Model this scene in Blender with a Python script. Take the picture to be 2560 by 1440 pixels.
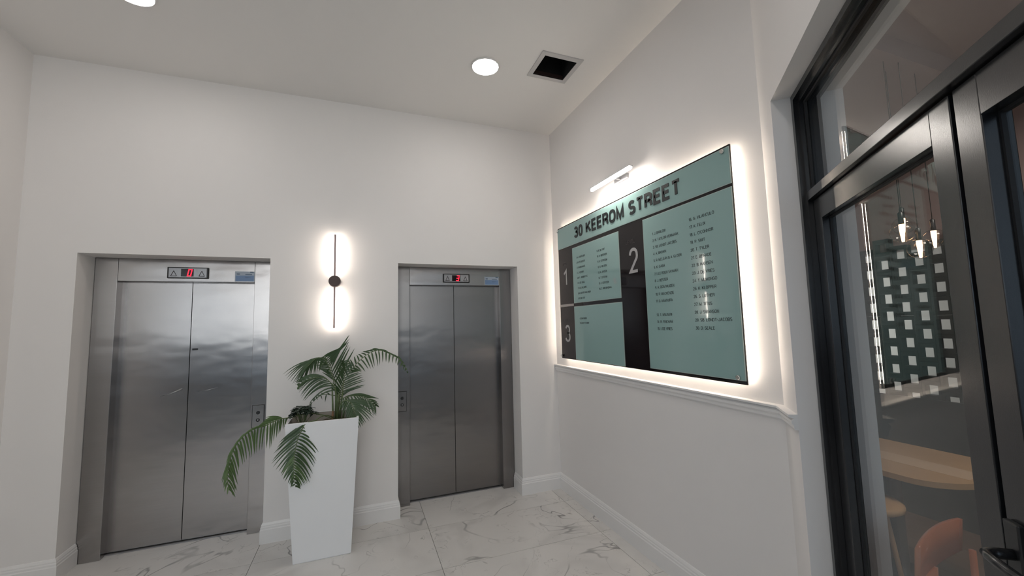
import bpy, bmesh, math, random
from mathutils import Vector, Matrix
random.seed(7)
for o in list(bpy.data.objects): bpy.data.objects.remove(o)
SC = bpy.context.scene
COL = SC.collection

# ---------------------------------------------------------------- camera
H = 3.6233                                   # ceiling height
yaw, pitch, roll = .3617, .0896, -.0252
fw = Vector((math.sin(yaw)*math.cos(pitch), math.cos(yaw)*math.cos(pitch), math.sin(pitch)))
rt = Vector((math.cos(yaw), -math.sin(yaw), 0)); up = rt.cross(fw)
r2 = math.cos(roll)*rt + math.sin(roll)*up; u2 = -math.sin(roll)*rt + math.cos(roll)*up
cd = bpy.data.cameras.new('camera'); cam = bpy.data.objects.new('camera', cd); COL.objects.link(cam)
cd.sensor_width = 36; cd.lens = 36*1007.89/2560; cd.clip_start = .02
cam.matrix_world = Matrix(((r2.x,u2.x,-fw.x,-1.8783),(r2.y,u2.y,-fw.y,-3.7242),(r2.z,u2.z,-fw.z,1.6208),(0,0,0,1)))
SC.camera = cam

# ---------------------------------------------------------------- world, lights, exposure
W = bpy.data.worlds.new('sky'); SC.world = W; W.use_nodes = True
bg = W.node_tree.nodes['Background']; bg.inputs[0].default_value = (.62,.78,1,1); bg.inputs[1].default_value = .75
def area(name, loc, rot, sx, sy, power, col=(1,1,1), shape='RECTANGLE'):
    l = bpy.data.lights.new(name,'AREA'); l.shape = shape; l.size = sx; l.size_y = sy; l.energy = power; l.color = col
    o = bpy.data.objects.new(name,l); o.location = loc; o.rotation_euler = rot; COL.objects.link(o); return o
L_DOWN = 39          # radiance of the round ceiling lamps
L_HALO = 42          # led strips behind the directory sign
L_SCONCE = 58
L_PIC = 80
# unseen light standing in for daylight at the left entrance, sized for steel reflections
area('added_entrance_light', (-4.30,-3.9,1.95), (0,math.radians(-90),0), 1.15, 4.5, 8.5, (.76,.86,1))
# fill light added behind the viewer, at the unseen rear glazing
area('rear_fill_light', (-2.85,-6.95,2.30), (math.radians(90),0,0), 2.2, 1.8, 54, (1,.97,.97))
# restaurant: added light behind the block screen and an added dim overhead fill
area('screen_back_fill', (3.35,-.2,1.6), (math.radians(-90),0,0), .7, 1.6, 16, (1,.98,.95))
area('restaurant_fill', (1.2,-3.2,3.0), (0,0,0), .5, .5, 20, (1,.88,.80))
SC.view_settings.view_transform = 'Standard'; SC.view_settings.look = 'None'
SC.view_settings.exposure = .11; SC.view_settings.gamma = 1; SC.view_settings.use_curve_mapping = False

# ---------------------------------------------------------------- materials
def srgb(r,g,b):
    f = lambda c: (c/255/12.92) if c/255 <= .04045 else ((c/255+.055)/1.055)**2.4
    return (f(r),f(g),f(b),1)
def mat(name, col, rough=.6, metal=0, noise=0, nscale=20, bump=0, bscale=60, spec=.5, emit=None, coat=0, aniso=0):
    m = bpy.data.materials.new(name); m.use_nodes = True; nt = m.node_tree; N = nt.nodes; L = nt.links
    p = N['Principled BSDF']; p.inputs['Base Color'].default_value = col; p.inputs['Roughness'].default_value = rough
    p.inputs['Metallic'].default_value = metal; p.inputs['Specular IOR Level'].default_value = spec
    if coat: p.inputs['Coat Weight'].default_value = coat; p.inputs['Coat Roughness'].default_value = .02
    if emit: p.inputs['Emission Color'].default_value = emit[0]; p.inputs['Emission Strength'].default_value = emit[1]
    if noise or bump:
        tc = N.new('ShaderNodeTexCoord')
    if noise:
        n = N.new('ShaderNodeTexNoise'); n.inputs['Scale'].default_value = nscale; n.inputs['Detail'].default_value = 5
        L.new(tc.outputs['Object'], n.inputs['Vector'])
        mx = N.new('ShaderNodeMix'); mx.data_type = 'RGBA'; L.new(n.outputs['Fac'], mx.inputs['Factor'])
        mx.inputs['A'].default_value = tuple(c*(1-noise) for c in col[:3])+(1,); mx.inputs['B'].default_value = tuple(min(1,c*(1+noise)) for c in col[:3])+(1,)
        L.new(mx.outputs['Result'], p.inputs['Base Color'])
    if bump:
        n2 = N.new('ShaderNodeTexNoise'); n2.inputs['Scale'].default_value = bscale; n2.inputs['Detail'].default_value = 3
        L.new(tc.outputs['Object'], n2.inputs['Vector'])
        b = N.new('ShaderNodeBump'); b.inputs['Strength'].default_value = bump; b.inputs['Distance'].default_value = .002
        L.new(n2.outputs['Fac'], b.inputs['Height']); L.new(b.outputs['Normal'], p.inputs['Normal'])
    return m
M = {}
M['wall'] = mat('white_wall_paint', (.81,.785,.765,1), .55, noise=.012, nscale=3, bump=.12, bscale=220, spec=.35)
M['ceiling'] = mat('white_ceiling_paint', (.82,.80,.775,1), .8, noise=.012, nscale=2, bump=.1, bscale=180, spec=.2)
M['trim'] = mat('white_gloss_trim', (.82,.805,.79,1), .32, noise=.02, nscale=8, spec=.5)
M['planter'] = mat('matt_white_planter', (.86,.86,.865,1), .42, noise=.01, nscale=5)
M['planter_in'] = mat('planter_inside_shade', (.36,.33,.29,1), .8, noise=.1, nscale=10)  # brown-grey shade of the planter's inside is put into this colour
M['soil'] = mat('potting_soil', (.10,.085,.06,1), .95, noise=.4, nscale=60, bump=.8, bscale=90)
M['grout'] = mat('dark_grout', (.20,.19,.18,1), .9, noise=.1, nscale=30)
M['black'] = mat('black_paint', (.012,.012,.013,1), .35)
M['void'] = mat('duct_black', (.004,.004,.004,1), .9)
M['frame'] = mat('black_powder_coated_metal', (.011,.0115,.013,1), .22, metal=0, spec=.7, noise=.06, nscale=30, bump=.05, bscale=400)
M['gasket'] = mat('black_rubber_gasket', (.008,.008,.009,1), .6)
M['vent'] = mat('vent_frame_paint', (.52,.51,.50,1), .5)
M['plate'] = mat('satin_plate', (.36,.36,.37,1), .38, metal=.8, noise=.03, nscale=30)
M['chrome'] = mat('chrome', (.75,.74,.72,1), .12, metal=1)
M['bronze'] = mat('dark_bronze_metal', (.055,.035,.032,1), .4, metal=.5)
M['rod'] = mat('brushed_bronze_rod', (.24,.17,.16,1), .4, metal=.4)
M['lamp'] = mat('round_lamp_diffuser', (1,1,1,1), .5, emit=((1,.94,.90,1), L_DOWN))
M['halo'] = mat('led_strip_warm', (1,1,1,1), .5, emit=((1,.86,.72,1), L_HALO))
M['sconce_led'] = mat('sconce_led', (1,1,1,1), .5, emit=((1,.88,.77,1), L_SCONCE))
M['pic_led'] = mat('picture_light_led', (1,1,1,1), .5, emit=((1,.93,.86,1), L_PIC))
M['red_led'] = mat('red_led_digit', (.5,0,.02,1), .4, emit=((1,.02,.05,1), 1.6))
M['screen'] = mat('dark_display', (.012,.004,.005,1), .15)
M['sign_black'] = mat('sign_black_glass', (.012,.009,.010,1), .06, spec=.35)
M['sign_teal'] = mat('sign_pale_green_glass', srgb(146,176,172), .04, noise=.015, nscale=4, spec=.5)
M['sign_edge'] = mat('sign_glass_edge', srgb(176,190,184), .2)
M['sign_white'] = mat('sign_pale_grey', srgb(168,160,156), .4)
M['ink'] = mat('sign_dark_ink', (.008,.012,.013,1), .35)
M['ink2'] = mat('sign_grey_green_ink', (.018,.032,.032,1), .4)
M['num'] = mat('sign_silver_number', srgb(170,168,168), .4)
M['faint'] = mat('sign_faint_lettering', srgb(66,60,62), .4)
M['sticker'] = mat('pale_sticker', srgb(178,188,200), .4)
M['sticker_blue'] = mat('blue_sticker_print', srgb(118,146,184), .4)
M['sticker_mark'] = mat('grey_sticker_print', srgb(92,112,135), .4)
M['wood'] = mat('oak_table_top', (.50,.31,.15,1), .3, noise=.12, nscale=6, spec=.5)
M['wood2'] = mat('oak_table_stripe', (.62,.44,.28,1), .3, noise=.1, nscale=6)
M['chair'] = mat('orange_brown_wood', (.40,.115,.045,1), .28, noise=.12, nscale=8)
M['wains'] = mat('dark_green_panelling', (.022,.029,.028,1), .6, noise=.12, nscale=6)
M['block'] = mat('dark_green_screen_block', (.030,.040,.038,1), .55, noise=.08, nscale=10)
M['rwall'] = mat('taupe_restaurant_wall', (.42,.33,.32,1), .8, noise=.05, nscale=4)
M['rlit'] = mat('pale_back_wall', (.70,.70,.68,1), .8, noise=.04, nscale=4)
M['rfloor'] = mat('brown_floor_board', (.16,.09,.055,1), .5, noise=.2, nscale=8)
M['cable'] = mat('black_cable', (.01,.01,.01,1), .6)
M['candle'] = mat('pendant_light_rod', (1,.8,.6,1), .4, emit=((1,.52,.25,1), 16))
M['leaf'] = mat('palm_leaf_green', (.035,.075,.022,1), .42, noise=.35, nscale=14)
M['leaf_light'] = mat('palm_leaf_light_green', (.075,.135,.04,1), .42, noise=.35, nscale=14)
M['leaf_dark'] = mat('dark_leaf', (.028,.045,.030,1), .4, noise=.3, nscale=20)
M['stem'] = mat('palm_stem_green', (.11,.15,.06,1), .5, noise=.2, nscale=20)
M['sheath'] = mat('brown_sheath', (.22,.12,.06,1), .7, noise=.3, nscale=30)
M['paving'] = mat('grey_street_paving', (.16,.155,.15,1), .8, noise=.1, nscale=6)
M['brick'] = mat('band_wall_brown', (.09,.06,.05,1), .8, noise=.2, nscale=5)
def steel(name, base, rough):
    m = bpy.data.materials.new(name); m.use_nodes = True; nt = m.node_tree; N = nt.nodes; L = nt.links
    p = N['Principled BSDF']; p.inputs['Metallic'].default_value = 1; p.inputs['Roughness'].default_value = rough
    p.inputs['Anisotropic'].default_value = .85
    tg = N.new('ShaderNodeTangent'); tg.direction_type = 'RADIAL'; tg.axis = 'Z'; L.new(tg.outputs[0], p.inputs['Tangent'])
    tc = N.new('ShaderNodeTexCoord'); mp = N.new('ShaderNodeMapping'); mp.inputs['Scale'].default_value = (3,3,260)
    L.new(tc.outputs['Object'], mp.inputs[0]); n = N.new('ShaderNodeTexNoise'); n.inputs['Scale'].default_value = 1; n.inputs['Detail'].default_value = 4
    L.new(mp.outputs[0], n.inputs['Vector'])
    cr = N.new('ShaderNodeMix'); cr.data_type = 'RGBA'; L.new(n.outputs['Fac'], cr.inputs['Factor'])
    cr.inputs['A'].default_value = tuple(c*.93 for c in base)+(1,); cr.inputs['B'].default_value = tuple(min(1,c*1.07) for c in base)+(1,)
    L.new(cr.outputs['Result'], p.inputs['Base Color'])
    n2 = N.new('ShaderNodeTexNoise'); n2.inputs['Scale'].default_value = 1; n2.inputs['Detail'].default_value = 2
    mp2 = N.new('ShaderNodeMapping'); mp2.inputs['Scale'].default_value = (2.2,2.2,4.5); L.new(tc.outputs['Object'], mp2.inputs[0]); L.new(mp2.outputs[0], n2.inputs['Vector'])
    b = N.new('ShaderNodeBump'); b.inputs['Strength'].default_value = .35; b.inputs['Distance'].default_value = .012
    L.new(n2.outputs['Fac'], b.inputs['Height']); L.new(b.outputs['Normal'], p.inputs['Normal'])
    return m
M['steel'] = steel('brushed_stainless_steel', (.37,.352,.345), .23)
M['steel_shaded'] = steel('shaded_brushed_stainless_steel', (.26,.245,.237), .26)  # second entrance's darker reflections are put into this steel colour
def marble():
    m = bpy.data.materials.new('white_veined_marble_tile'); m.use_nodes = True; nt = m.node_tree; N = nt.nodes; L = nt.links
    p = N['Principled BSDF']; p.inputs['Roughness'].default_value = .24
    tc = N.new('ShaderNodeTexCoord'); oi = N.new('ShaderNodeObjectInfo'); ad = N.new('ShaderNodeVectorMath'); ad.operation = 'MULTIPLY_ADD'
    cb = N.new('ShaderNodeCombineXYZ'); L.new(oi.outputs['Random'], cb.inputs[0]); L.new(oi.outputs['Random'], cb.inputs[1]); L.new(oi.outputs['Random'], cb.inputs[2])
    L.new(cb.outputs[0], ad.inputs[0]); ad.inputs[1].default_value = (17,31,23); L.new(tc.outputs['Object'], ad.inputs[2])
    def vein(scale, dist, width, detail, off):
        a2 = N.new('ShaderNodeVectorMath'); a2.operation = 'ADD'; L.new(ad.outputs[0], a2.inputs[0]); a2.inputs[1].default_value = (off,off*2,0)
        n = N.new('ShaderNodeTexNoise'); n.inputs['Scale'].default_value = scale; n.inputs['Detail'].default_value = detail; n.inputs['Distortion'].default_value = dist; n.inputs['Roughness'].default_value = .55
        L.new(a2.outputs[0], n.inputs['Vector'])
        s = N.new('ShaderNodeMath'); s.operation = 'SUBTRACT'; L.new(n.outputs['Fac'], s.inputs[0]); s.inputs[1].default_value = .5
        a = N.new('ShaderNodeMath'); a.operation = 'ABSOLUTE'; L.new(s.outputs[0], a.inputs[0])
        r = N.new('ShaderNodeMapRange'); r.inputs['From Min'].default_value = 0; r.inputs['From Max'].default_value = width; r.inputs['To Min'].default_value = 1; r.inputs['To Max'].default_value = 0; r.interpolation_type = 'SMOOTHSTEP'
        L.new(a.outputs[0], r.inputs['Value'])
        k = N.new('ShaderNodeTexNoise'); k.inputs['Scale'].default_value = scale*1.5; L.new(a2.outputs[0], k.inputs['Vector'])
        kr = N.new('ShaderNodeMapRange'); kr.inputs['From Min'].default_value = .42; kr.inputs['From Max'].default_value = .62; L.new(k.outputs['Fac'], kr.inputs['Value'])
        mu = N.new('ShaderNodeMath'); mu.operation = 'MULTIPLY'; L.new(r.outputs[0], mu.inputs[0]); L.new(kr.outputs[0], mu.inputs[1]); return mu
    v1 = vein(1.5,.9,.011,3,0); v2 = vein(3.2,1.2,.009,4,7); v3 = vein(1.2,.8,.09,3,0)
    mx = N.new('ShaderNodeMath'); mx.operation = 'MAXIMUM'; L.new(v1.outputs[0], mx.inputs[0])
    h = N.new('ShaderNodeMath'); h.operation = 'MULTIPLY'; L.new(v2.outputs[0], h.inputs[0]); h.inputs[1].default_value = .55; L.new(h.outputs[0], mx.inputs[1])
    h2 = N.new('ShaderNodeMath'); h2.operation = 'MULTIPLY'; L.new(v3.outputs[0], h2.inputs[0]); h2.inputs[1].default_value = .22
    m3 = N.new('ShaderNodeMath'); m3.operation = 'MAXIMUM'; L.new(mx.outputs[0], m3.inputs[0]); L.new(h2.outputs[0], m3.inputs[1])
    c = N.new('ShaderNodeMix'); c.data_type = 'RGBA'; L.new(m3.outputs[0], c.inputs['Factor'])
    c.inputs['A'].default_value = (.70,.68,.65,1); c.inputs['B'].default_value = (.27,.26,.25,1); L.new(c.outputs['Result'], p.inputs['Base Color'])
    return m
M['marble'] = marble()
def glass(name, tint, rough=0.0):
    m = bpy.data.materials.new(name); m.use_nodes = True; nt = m.node_tree; N = nt.nodes; L = nt.links
    for n in list(N): N.remove(n)
    out = N.new('ShaderNodeOutputMaterial'); t = N.new('ShaderNodeBsdfTransparent'); t.inputs[0].default_value = tint
    g = N.new('ShaderNodeBsdfGlossy'); g.inputs['Roughness'].default_value = rough; fr = N.new('ShaderNodeFresnel'); gm = N.new('ShaderNodeNewGeometry'); ir = N.new('ShaderNodeMapRange'); ir.inputs['To Min'].default_value = 1.5; ir.inputs['To Max'].default_value = 1/1.5; L.new(gm.outputs['Backfacing'], ir.inputs['Value']); L.new(ir.outputs[0], fr.inputs[0])
    x = N.new('ShaderNodeMixShader'); L.new(fr.outputs[0], x.inputs[0]); L.new(t.outputs[0], x.inputs[1]); L.new(g.outputs[0], x.inputs[2]); L.new(x.outputs[0], out.inputs[0])
    return m
M['glass'] = glass('clear_window_glass', (.93,.95,.94,1))
M['bulb_glass'] = glass('clear_globe_glass', (.95,.95,.95,1))

# ---------------------------------------------------------------- mesh helpers
class MB:
    def __init__(s): s.v = []; s.f = []; s.m = []; s.smooth = []
    def add(s, vs, fs, mi=0, sm=False):
        b = len(s.v); s.v += [tuple(v) for v in vs]
        for f in fs: s.f.append([b+i for i in f]); s.m.append(mi); s.smooth.append(sm)
        return s
    def box(s, x0,x1,y0,y1,z0,z1, mi=0, bev=0):
        if x0>x1: x0,x1 = x1,x0
        if y0>y1: y0,y1 = y1,y0
        if z0>z1: z0,z1 = z1,z0
        if bev:
            bm = bmesh.new(); bmesh.ops.create_cube(bm, size=1)
            for v in bm.verts: v.co = Vector(((x0+x1)/2+v.co.x*(x1-x0),(y0+y1)/2+v.co.y*(y1-y0),(z0+z1)/2+v.co.z*(z1-z0)))
            bmesh.ops.bevel(bm, geom=list(bm.edges), offset=bev, segments=2, affect='EDGES', profile=.5)
            bm.verts.index_update(); s.add([v.co[:] for v in bm.verts], [[v.index for v in f.verts] for f in bm.faces], mi); bm.free(); return s
        return s.add([(x0,y0,z0),(x1,y0,z0),(x1,y1,z0),(x0,y1,z0),(x0,y0,z1),(x1,y0,z1),(x1,y1,z1),(x0,y1,z1)],
                     [(0,3,2,1),(4,5,6,7),(0,1,5,4),(1,2,6,5),(2,3,7,6),(3,0,4,7)], mi)
    def prism(s, pts, z0, z1, mi=0, sm=False):      # pts: ccw in xy
        n = len(pts); vs = [(p[0],p[1],z0) for p in pts]+[(p[0],p[1],z1) for p in pts]
        s.add(vs, [tuple(range(n-1,-1,-1)), tuple(range(n,2*n))], mi)
        b = len(s.v)-2*n
        for i in range(n): s.f.append([b+i, b+(i+1)%n, b+n+(i+1)%n, b+n+i]); s.m.append(mi); s.smooth.append(sm)
        return s
    def sweep(s, prof, path, mi=0):                 # prof: (out, z) list; path: [(x,y,nx,ny)] mitred directions
        n = len(prof); vs = []
        for (x,y,nx,ny) in path:
            for (o,z) in prof: vs.append((x+nx*o, y+ny*o, z))
        fs = []
        for i in range(len(path)-1):
            for j in range(n):
                a = i*n+j; b = i*n+(j+1)%n; fs.append((a, b, b+n, a+n))
        fs.append(tuple(range(n))); fs.append(tuple(range(len(vs)-1, len(vs)-n-1, -1)))
        return s.add(vs, fs, mi)
    def lathe(s, prof, c, axis='z', n=32, mi=0, sm=True):
        vs = []
        for (r,h) in prof:
            for k in range(n):
                a = 2*math.pi*k/n; ca, sa = r*math.cos(a), r*math.sin(a)
                vs.append({'z':(c[0]+ca,c[1]+sa,c[2]+h),'y':(c[0]+ca,c[1]+h,c[2]+sa),'x':(c[0]+h,c[1]+ca,c[2]+sa)}[axis])
        fs = [(i*n+k, i*n+(k+1)%n, (i+1)*n+(k+1)%n, (i+1)*n+k) for i in range(len(prof)-1) for k in range(n)]
        s.add(vs, fs, mi, sm)
        s.add(vs[:n], [tuple(range(n-1,-1,-1))], mi); s.add(vs[-n:], [tuple(range(n))], mi); return s
    def tube(s, pts, r, n=6, mi=0):
        pts = [Vector(p) for p in pts]; rs = r if isinstance(r,(list,tuple)) else [r]*len(pts); vs = []
        for i,p in enumerate(pts):
            t = (pts[min(i+1,len(pts)-1)]-pts[max(i-1,0)]).normalized(); a = t.cross(Vector((0,0,1)) if abs(t.z)<.9 else Vector((1,0,0))).normalized(); b = t.cross(a)
            for k in range(n):
                an = 2*math.pi*k/n; vs.append(tuple(p+(a*math.cos(an)+b*math.sin(an))*rs[i]))
        fs = [(i*n+k, i*n+(k+1)%n, (i+1)*n+(k+1)%n, (i+1)*n+k) for i in range(len(pts)-1) for k in range(n)]
        fs += [tuple(range(n-1,-1,-1)), tuple(range(len(vs)-n,len(vs)))]
        return s.add(vs, fs, mi, True)
    def mesh(s, name, mats, off=(0,0,0)):
        me = bpy.data.meshes.new(name); me.from_pydata([(v[0]-off[0],v[1]-off[1],v[2]-off[2]) for v in s.v], [], s.f)
        for m in (mats if isinstance(mats,(list,tuple)) else [mats]): me.materials.append(M[m] if isinstance(m,str) else m)
        for p,mi,sm in zip(me.polygons, s.m, s.smooth): p.material_index = mi; p.use_smooth = sm
        bm = bmesh.new(); bm.from_mesh(me); bmesh.ops.recalc_face_normals(bm, faces=bm.faces); bm.to_mesh(me); bm.free()
        me.update(); return me
ORG = {}
def root(name, loc=(0,0,0), label=None, cat=None, group=None, kind=None, mtx=None):
    o = bpy.data.objects.new(name, None); COL.objects.link(o); o.empty_display_size = .1
    if mtx is not None: o.matrix_world = mtx; ORG[o] = (0,0,0)
    else: o.location = loc; ORG[o] = tuple(loc)
    tag(o, label, cat, group, kind); return o
def tag(o, label=None, cat=None, group=None, kind=None):
    for k,v in (('label',label),('category',cat),('group',group),('kind',kind)):
        if v: o[k] = v
    return o
def part(name, mb, mats, parent, label=None, kind=None):    # mb in the same coordinates the root was given in
    off = ORG[parent]; o = bpy.data.objects.new(name, mb.mesh(name, mats, off)); COL.objects.link(o); o.parent = parent; ORG[o] = off
    if label: o['label'] = label
    if kind: o['kind'] = kind
    return o
def solo(name, mb, mats, loc=(0,0,0), label=None, cat=None, group=None, kind=None, mtx=None):
    o = bpy.data.objects.new(name, mb.mesh(name, mats, loc)); COL.objects.link(o)
    if mtx is not None: o.matrix_world = mtx
    else: o.location = loc
    ORG[o] = tuple(loc); return tag(o, label, cat, group, kind)

# shopfront frame of reference: x = along the diagonal wall towards the viewer, y = into the restaurant, z = up
TH = math.radians(41); J = Vector((0,-2.35,0)); Dv = Vector((math.sin(TH),math.cos(TH),0)); Nv = Vector((math.cos(TH),-math.sin(TH),0))
SM = Matrix(((-Dv.x,Nv.x,0,J.x),(-Dv.y,Nv.y,0,J.y),(0,0,1,0),(0,0,0,1)))
def sw(s,o,z): return tuple(SM @ Vector((s,o,z)))
# ================================================================ the room
OZ1, OZ2 = 2.204, 2.194                       # elevator opening heads
E1 = (-3.757,-2.563); E2 = (-1.560,-.408)
XL = -4.07; SE = 2.45                          # left wall, end of the diagonal wall
c_end = sw(SE,0,0)
# floor bed with individual marble tiles
fl = solo('floor', MB().box(XL-.1,.1,-6.9,.36,-.12,-.008), 'grout', kind='structure')
tiles = []
TX, TY = 1.229, .589
colx = [-.117+TX, -.117, -.117-TX, -.117-2*TX, -.117-3*TX, -.117-4*TX]
rowy = [-.285+TY*2-.02, -.285+TY] + [-.285-TY*k for k in range(0,12)]
for i in range(5):
    x1, x0 = min(colx[i],.06), max(colx[i+1], XL-.05)
    for j in range(1,13):
        y1, y0 = min(rowy[j], .33), rowy[j+1]
        if x1-x0 < .03: continue
        g = .0016
        tiles.append(part('tile', MB().box(x0+g,x1-g,y0+g,y1-g,-.010,0), 'marble', fl))
for t in tiles:                                # the joint lines are pressed 1.5 mm deep between the slabs
    pass
solo('ceiling', MB().box(XL-.1,-.28-.34+.0,-6.9,.36,H,H+.12)
     .box(-.60,.16,-6.9,-1.165,H,H+.12).box(-.325,.16,-1.165,-.927,H,H+.12).box(-.60,.16,-.927,.36,H,H+.12).box(-.62,-.60,-6.9,.36,H,H+.12), 'ceiling', kind='structure')
wb = MB()
wb.box(XL-.1,E1[0],0,.36,0,H).box(E1[0],E1[1],0,.36,OZ1,H).box(E1[1],E2[0],0,.36,0,H).box(E2[0],E2[1],0,.36,OZ2,H).box(E2[1],0,0,.36,0,H)
solo('wall_back', wb, 'wall', kind='structure')
jo = sw(0,.27,0)
solo('wall_right', MB().prism([(0,.36),(0,-2.35),(jo[0],jo[1]),(jo[0],.36)],0,H), 'wall', kind='structure')
wd = MB().box(0,.205,0,.27,0,H).box(.205,2.0,0,.27,2.603,H).box(2.0,SE,0,.27,0,H)
solo('wall_diagonal', wd, 'wall', kind='structure', mtx=SM)
solo('wall_right_rear', MB().prism([(c_end[0],c_end[1]),(c_end[0],-6.8),(c_end[0]+.2,-6.8),(c_end[0]+.2,c_end[1]-.05)],0,H), 'wall', kind='structure')
solo('wall_left', MB().box(XL-.2,XL,-6.9,-6.2,0,H).box(XL-.2,XL,-6.2,-1.6,2.55,H).box(XL-.2,XL,-1.6,0,0,H), 'wall', kind='structure')
solo('wall_rear', MB().box(XL,c_end[0],-6.9,-6.8,3.22,H).box(XL,XL+.12,-6.9,-6.8,0,3.22).box(c_end[0]-.12,c_end[0],-6.9,-6.8,0,3.22), 'wall', kind='structure')
# unseen glazed entrance, put in the left wall for bluish bands in the steel
en = root('door_3', (XL,-3.9,0), kind='structure')
ef = MB()
for y in (-6.2,-4.68,-3.16,-1.66): ef.box(XL-.14,XL-.07,y,y+.06,0,2.55)
ef.box(XL-.14,XL-.07,-6.14,-1.66,2.49,2.55).box(XL-.14,XL-.07,-6.14,-1.66,0,.1)
part('frame', ef, 'frame', en)
for y in (-6.14,-4.62,-3.10): part('pane', MB().box(XL-.11,XL-.102,y,y+1.44,.1,2.49), 'glass', en)
en2 = root('door_4', (-2.85,-6.85,0), kind='structure')  # unseen rear glazing added so that fill light enters from behind
xa_, xb_ = XL+.12, c_end[0]-.12
part('frame', MB().box(xa_,xa_+.06,-6.88,-6.82,0,3.22).box(xb_-.06,xb_,-6.88,-6.82,0,3.22).box(-2.88,-2.82,-6.88,-6.82,0,3.22).box(xa_,xb_,-6.88,-6.82,3.16,3.22), 'frame', en2)
part('pane', MB().box(xa_+.06,-2.88,-6.853,-6.847,.01,3.16), 'glass', en2); part('pane', MB().box(-2.82,xb_-.06,-6.853,-6.847,.01,3.16), 'glass', en2)
solo('street_paving', MB().box(-16,XL-.25,-12,3,-.2,-.1).box(XL-.25,2,-12,-6.95,-.2,-.1), 'paving', kind='structure')
solo('added_band_wall', MB().box(-5.5,-5.3,-12,3,-.1,1.28), 'brick', kind='structure')  # unseen low wall added for the dark band reflected in the steel

# baseboards and chair rail
bp = [(0,0),(.0175,0),(.0175,.100),(.014,.106),(.014,.118),(.0105,.124),(.0105,.132),(.004,.147),(0,.149)]
def board(name, path): solo(name, MB().sweep(bp, path), 'trim', kind='structure')
board('baseboard_left', [(XL,-2.9,1,0),(XL,0,1,-1)])
board('baseboard_back', [(XL,0,1,-1),(E1[0],0,1,-1),(E1[0],.20,1,0)])
board('baseboard_back', [(E1[1],.20,-1,0),(E1[1],0,-1,-1),(E2[0],0,1,-1),(E2[0],.20,1,0)])
board('baseboard_back', [(E2[1],.20,-1,0),(E2[1],0,-1,-1),(0,0,-1,-1)])
k = math.tan(math.radians(20.5))
board('baseboard_right', [(0,0,-1,-1),(0,-2.35,-1,k*1.0)])
ne = sw(.205,0,0); nx, ny = -Nv.x, -Nv.y; rx_, ry_ = -Dv.x, -Dv.y
board('baseboard_diagonal', [(0,-2.35,-1,k),(ne[0],ne[1],nx+rx_,ny+ry_),sw(.205,.075,0)[:2]+(rx_,ry_)])
dp = [(0,1.142),(.012,1.142),(.016,1.148),(.016,1.160),(.024,1.170),(.024,1.182),(.014,1.190),(.034,1.196),(.034,1.206),(.0,1.208)]
solo('trim_1', MB().sweep(dp, [(0,0,-1,0),(0,-2.35,-1,k),(ne[0],ne[1],nx,ny)]), 'trim', kind='structure')

# ceiling vent opening beside the lamp
vt = root('ceiling_vent', (-.46,-1.045,H), 'square ceiling vent with pale grey frame and open black duct', 'vent')
o_, i_ = (-.632,-.29,-1.204,-.892), (-.597,-.327,-1.165,-.928)
vf = MB().box(o_[0],i_[0],o_[2],o_[3],H-.008,H).box(i_[1],o_[1],o_[2],o_[3],H-.008,H).box(i_[0],i_[1],o_[2],i_[2],H-.008,H).box(i_[0],i_[1],i_[3],o_[3],H-.008,H)
part('frame', vf, 'vent', vt)
dc = MB().box(i_[0]-.004,i_[0],i_[2],i_[3],H-.006,H+.5).box(i_[1],i_[1]+.004,i_[2],i_[3],H-.006,H+.5).box(i_[0],i_[1],i_[2]-.004,i_[2],H-.006,H+.5).box(i_[0],i_[1],i_[3],i_[3]+.004,H-.006,H+.5).box(i_[0],i_[1],i_[2],i_[3],H+.5,H+.51)
part('duct', dc, 'void', vt)
part('collar', MB().box(i_[0],i_[1],i_[3]-.006,i_[3]-.001,H+.0,H+.028), 'bronze', vt)

# round ceiling lamps
for i,(x,y,lab) in enumerate([(-.982,-.893,'round white glowing ceiling lamp beside the square vent'),(-3.146,-.895,'round white glowing ceiling lamp cut by the top edge at left'),
                      (-3.146,-3.0,'round ceiling lamp out of view, by the side entrance'),(-1.3,-3.0,'round ceiling lamp out of view, by the shopfront'),(-3.1,-5.2,'round ceiling lamp out of view, nearest the rear doors')]):
    r = root('ceiling_lamp', (x,y,H), lab, 'lamp', 'round ceiling lamps')
    part('ring', MB().lathe([(.104,0),(.108,-.003),(.108,-.009),(.102,-.012),(.100,-.008)], (x,y,H)), 'trim', r)
    part('diffuser', MB().lathe([(.100,-.002),(.100,-.008),(.097,-.0105)], (x,y,H)), 'lamp', r)

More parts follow.
